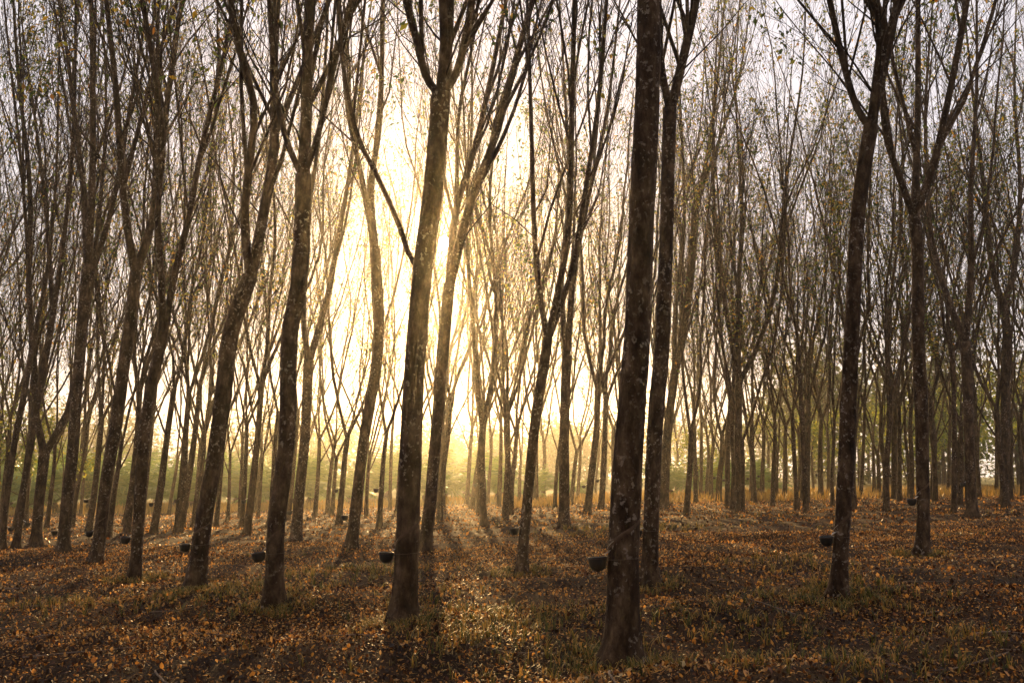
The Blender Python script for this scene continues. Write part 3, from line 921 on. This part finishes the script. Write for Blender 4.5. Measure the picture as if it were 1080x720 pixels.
PALMS = [palm_mesh(s) for s in (1, 2, 3)]
rg = np.random.default_rng(8)
palm_pts = []
for px in list(range(-20, 330, 19)) + list(range(336, 640, 38)) + [705, 728, 752, 775, 800]:
    y = rg.uniform(61, 72)
    x = (px + rg.normal() * 5 - 540) / F * y
    palm_pts.append(np.array([x, y, float(gz(x, y))]))
for px in range(-10, 560, 60):
    y = rg.uniform(80, 96); x = (px - 540) / F * y
    palm_pts.append(np.array([x, y, float(gz(x, y))]))
pl = gap_labels(palm_pts, ['feathery hazy palm bush in the field'] * len(palm_pts))
for i, b in enumerate(palm_pts):
    r = empty('palm_bush', b); r.rotation_euler = (0, 0, rg.random() * 6.28)
    s = rg.uniform(.8, 1.25) * (1.2 if b[1] > 78 else 1.0) * (.9 if b[0] > -3 else 1.3); r.scale = (s, s, s * rg.uniform(.9, 1.1))
    tag(r, pl[i].replace(' counting right from the foot of the', ', right of the').replace(' beyond the', ', left of the').replace('feathery hazy palm bush in the field', 'hazy palm bush'), 'palm', 'palm bushes in the misty field behind the trees')
    a, c, t = PALMS[i % 3]
    obj('stalks', a, r); obj('crown', c, r); obj('stump', t, r)


def sapling_mesh(seed, h=5.0, leafy=1.0):
    rg = np.random.default_rng(seed)
    mb = MB(); cr = MB()
    P, R = proc_limb((0, 0, -.1), (rg.normal() * .05, rg.normal() * .05, 1), h * .9, .05, rg, 10, .05, .05)
    tubes(mb, P[None], R[None], 8, 0, True)
    P2, R2 = children(P[None], R[None], 13, .22, .98, h * .42, 55, .5, 7, rg, up=.04, wig=.10, rmin=.006)
    tubes(mb, P2, R2, 5)
    P3, R3 = children(P2, R2, 5, .2, 1, h * .17, 45, .5, 5, rg, up=.0, wig=.14, rmin=.004)
    tubes(cr, P3, R3, 3)
    tips = np.concatenate([P3[:, 1:].reshape(-1, 3), P2[:, 2:].reshape(-1, 3)])
    tips = tips[rg.random(len(tips)) < .85 * leafy]
    leaves(cr, tips, .20, 1, rg, per=5, droop=.35)
    return mb.mesh('trunk', [BARK]), cr.mesh('crown', [TWIG, LEAF_Y])


SAPS = [sapling_mesh(s, h) for s, h in ((3, 4.6), (4, 6.0), (5, 7.0))]
sap = [(738, 524, 0, .9), (770, 520, 1, .85), (815, 519, 1, 1.0), (850, 517, 2, .9), (905, 517, 2, 1.0), (880, 520, 0, 1.), (940, 516, 1, 1.1), (985, 517, 2, .9),
       (1030, 517, 1, 1.1), (1075, 518, 2, 1.0), (1110, 520, 1, 1.), (30, 552, 2, .8), (64, 548, 1, .8), (660, 522, 1, .7), (-30, 556, 2, .9), (715, 517, 2, .8), (960, 519, 0, 1.2), (1005, 515, 2, 1.2), (1055, 516, 2, 1.1)]
sp = [on_ground(x, y) for x, y, k, s in sap]
slb = gap_labels(sp, ['yellow green leafy sapling'] * len(sp))
for i, (x, y, k, s) in enumerate(sap):
    b = sp[i]
    r = empty('leafy_sapling', b); r.rotation_euler = (0, 0, rg.random() * 6.28); r.scale = (s, s, s)
    tag(r, slb[i], 'sapling', 'leafy saplings at the back of the plantation')
    obj('trunk', SAPS[k][0], r); obj('crown', SAPS[k][1], r)


def far_woods():
    rg = np.random.default_rng(61); mb = MB()
    n = 150
    for k in range(n):
        px = rg.uniform(-150, 1230)
        y = rg.uniform(135, 200)
        if px > 820: y = rg.uniform(85, 130)
        x = (px - 540) / F * y
        h = rg.uniform(9, 15) * (1.15 if px > 820 else 1) * (.75 if 380 < px < 640 else 1)
        z = float(gz(x, y))
        P, R = proc_limb((x, y, z - .2), (0, 0, 1), h * .85, .22, rg, 5, .05, .05)
        tubes(mb, P[None], R[None], 5, 1)
        m = 520
        q = norm(rg.normal(size=(m, 3))) * (rg.random((m, 1)) ** .4)
        lob = 1 + .3 * np.sin(q[:, 0:1] * 5 + k) * np.cos(q[:, 2:3] * 4 + k)
        C = np.array([x, y, z + h * .58]) + q * lob * np.array([h * .27, h * .27, h * .43])
        leaves(mb, C, .75, 0, rg, per=1, droop=.2)
    # dense low bushes in front
    for k in range(120):
        px = rg.uniform(-150, 1230); y = rg.uniform(100, 150)
        x = (px - 540) / F * y; h = rg.uniform(2, 4.5); z = float(gz(x, y))
        q = norm(rg.normal(size=(160, 3))) * (rg.random((160, 1)) ** .4)
        C = np.array([x, y, z + h * .45]) + q * np.array([h * .9, h * .7, h * .5])
        leaves(mb, C, .6, 0, rg, per=1, droop=.2)
    o = obj('distant_woods', mb.mesh('distant_woods', [WOODS, BARK]))
    tag(o, 'line of far off woods fading into the morning haze', 'woods', kind='stuff')


far_woods()


def dry_grass_field():
    """tall straw grass where the trees end, catching the sun"""
    mb = MB(); rg = np.random.default_rng(71)
    n = 60000
    y = rg.uniform(46, 78, n); x = (rg.random(n) * 2 - 1) * (y * .6)
    keep = (rg.random(n) < .55 + .4 * patch_noise(x * .6, y * .6, 4)) & (y > 50 - 3 * np.sign(x))
    x = x[keep]; y = y[keep]; n = len(x)
    h = rg.uniform(.15, .55, n); w = np.full(n, .016); az = rg.random(n) * 6.28; ln = rg.uniform(.1, .7, n)
    b = np.stack([x, y, gz(x, y) - .01], -1)
    d = np.stack([np.cos(az), np.sin(az), np.zeros(n)], -1); s = np.stack([-np.sin(az), np.cos(az), np.zeros(n)], -1) * w[:, None]
    m1 = b + d * (ln * h * .35)[:, None]; m1[:, 2] += h * .6
    tip = b + d * (ln * h)[:, None]; tip[:, 2] += h * (1.05 - .3 * ln)
    V = np.stack([b - s, b + s, m1 - s * .8, m1 + s * .8, tip], 1).reshape(-1, 3)
    i = np.arange(n)[:, None] * 5
    mb.add(V, i + [0, 1, 3, 2], i + [2, 3, 4], 0, np.repeat(np.clip(rg.random(n) * .6 + .4, 0, 1), 5))
    o = obj('tall_grass', mb.mesh('tall_grass', [GRASS]))
    tag(o, 'straw coloured grass glowing in the sun where the trees end', 'grass', kind='stuff')


dry_grass_field()

# ------------------------------------------------------------------ haze
def haze():
    me = bpy.data.meshes.new('haze')
    x0, x1, y0, y1, z0, z1 = -345, 345, -40, 345, -4, 24
    v = [(x0, y0, z0), (x1, y0, z0), (x1, y1, z0), (x0, y1, z0), (x0, y0, z1), (x1, y0, z1), (x1, y1, z1), (x0, y1, z1)]
    f = [(0, 3, 2, 1), (4, 5, 6, 7), (0, 1, 5, 4), (1, 2, 6, 5), (2, 3, 7, 6), (3, 0, 4, 7)]
    me.from_pydata(v, [], f); me.update()
    m, nt, N, L = new_mat('haze')
    out = N.new('ShaderNodeOutputMaterial'); pv = N.new('ShaderNodeVolumePrincipled')
    pv.inputs['Color'].default_value = (.97, .93, .80, 1)
    pv.inputs['Density'].default_value = HAZE_D
    pv.inputs['Anisotropy'].default_value = HAZE_G
    L.new(pv.outputs[0], out.inputs['Volume'])
    me.materials.append(m)
    o = obj('haze', me); tag(o, kind='stuff', label='thin golden morning haze hanging between all the trees', cat='haze')


HAZE_D = .0010
HAZE_G = .87
haze()

# ------------------------------------------------------------------ light
a, b_, c = ray(468, 256)
sd = Vector((a, b_, c)).normalized()
elev = math.asin(sd.z); azim = math.atan2(sd.x, sd.y)      # from +Y towards +X
SUN = bpy.data.lights.new('sun', 'SUN'); SUN.energy = 5.0; SUN.angle = math.radians(.53); SUN.color = (1.0, .62, .25)
so = bpy.data.objects.new('sun', SUN); COL.objects.link(so)
so.rotation_euler = (-sd).to_track_quat('-Z', 'Y').to_euler()
so['kind'] = 'helper'

w = bpy.data.worlds.new('World'); scene.world = w; w.use_nodes = True
N = w.node_tree.nodes; L = w.node_tree.links
for n in list(N): N.remove(n)
wo = N.new('ShaderNodeOutputWorld'); bg = N.new('ShaderNodeBackground')
sky = N.new('ShaderNodeTexSky'); sky.sky_type = 'NISHITA'; sky.sun_disc = False
sky.sun_elevation = elev; sky.sun_rotation = azim
sky.air_density = 1.0; sky.dust_density = .4; sky.ozone_density = 1.0
bg.inputs['Strength'].default_value = .05
# the visible disc of the sun and its bright surround in the sky
tc = N.new('ShaderNodeTexCoord'); dot = N.new('ShaderNodeVectorMath'); dot.operation = 'DOT_PRODUCT'
dot.inputs[1].default_value = sd
L.new(tc.outputs['Generated'], dot.inputs[0])
disc = N.new('ShaderNodeMapRange'); disc.interpolation_type = 'SMOOTHSTEP'
disc.inputs['From Min'].default_value = math.cos(math.radians(.36)); disc.inputs['From Max'].default_value = math.cos(math.radians(.26))
disc.inputs['To Min'].default_value = 0; disc.inputs['To Max'].default_value = 900
L.new(dot.outputs['Value'], disc.inputs['Value'])
mul = N.new('ShaderNodeMix'); mul.data_type = 'RGBA'; mul.blend_type = 'ADD'; mul.inputs['Factor'].default_value = 1
vm = N.new('ShaderNodeVectorMath'); vm.operation = 'SCALE'; vm.inputs[0].default_value = (1, .8, .5)
L.new(disc.outputs[0], vm.inputs['Scale'])
mist = N.new('ShaderNodeMix'); mist.data_type = 'RGBA'; mist.inputs['Factor'].default_value = .85      # morning mist whitens the sky
L.new(sky.outputs[0], mist.inputs['A']); mist.inputs['B'].default_value = (9.0, 8.3, 8.7, 1)
L.new(mist.outputs['Result'], mul.inputs['A']); L.new(vm.outputs[0], mul.inputs['B'])
L.new(mul.outputs['Result'], bg.inputs['Color']); L.new(bg.outputs[0], wo.inputs[0])
w.cycles.sampling_method = 'MANUAL'; w.cycles.sample_map_resolution = 512

# ------------------------------------------------------------------ camera and render
cam = bpy.data.cameras.new('camera'); co = bpy.data.objects.new('camera', cam); COL.objects.link(co)
cam.sensor_width = 36; cam.lens = 35; cam.clip_start = .05; cam.clip_end = 2000
co.location = (0, 0, CAMZ); co.rotation_euler = (math.pi / 2 + PITCH, 0, 0)
scene.camera = co
scene.view_settings.view_transform = 'Standard'; scene.view_settings.look = 'None'
scene.view_settings.exposure = 1.28; scene.view_settings.gamma = 1; scene.view_settings.use_curve_mapping = False
scene.render.engine = 'CYCLES'
cy = scene.cycles
cy.max_bounces = 5; cy.diffuse_bounces = 3; cy.glossy_bounces = 2; cy.transmission_bounces = 3; cy.volume_bounces = 1; cy.transparent_max_bounces = 8
cy.use_denoising = True
cy.sample_clamp_indirect = 6
cy.use_adaptive_sampling = True; cy.adaptive_threshold = .02
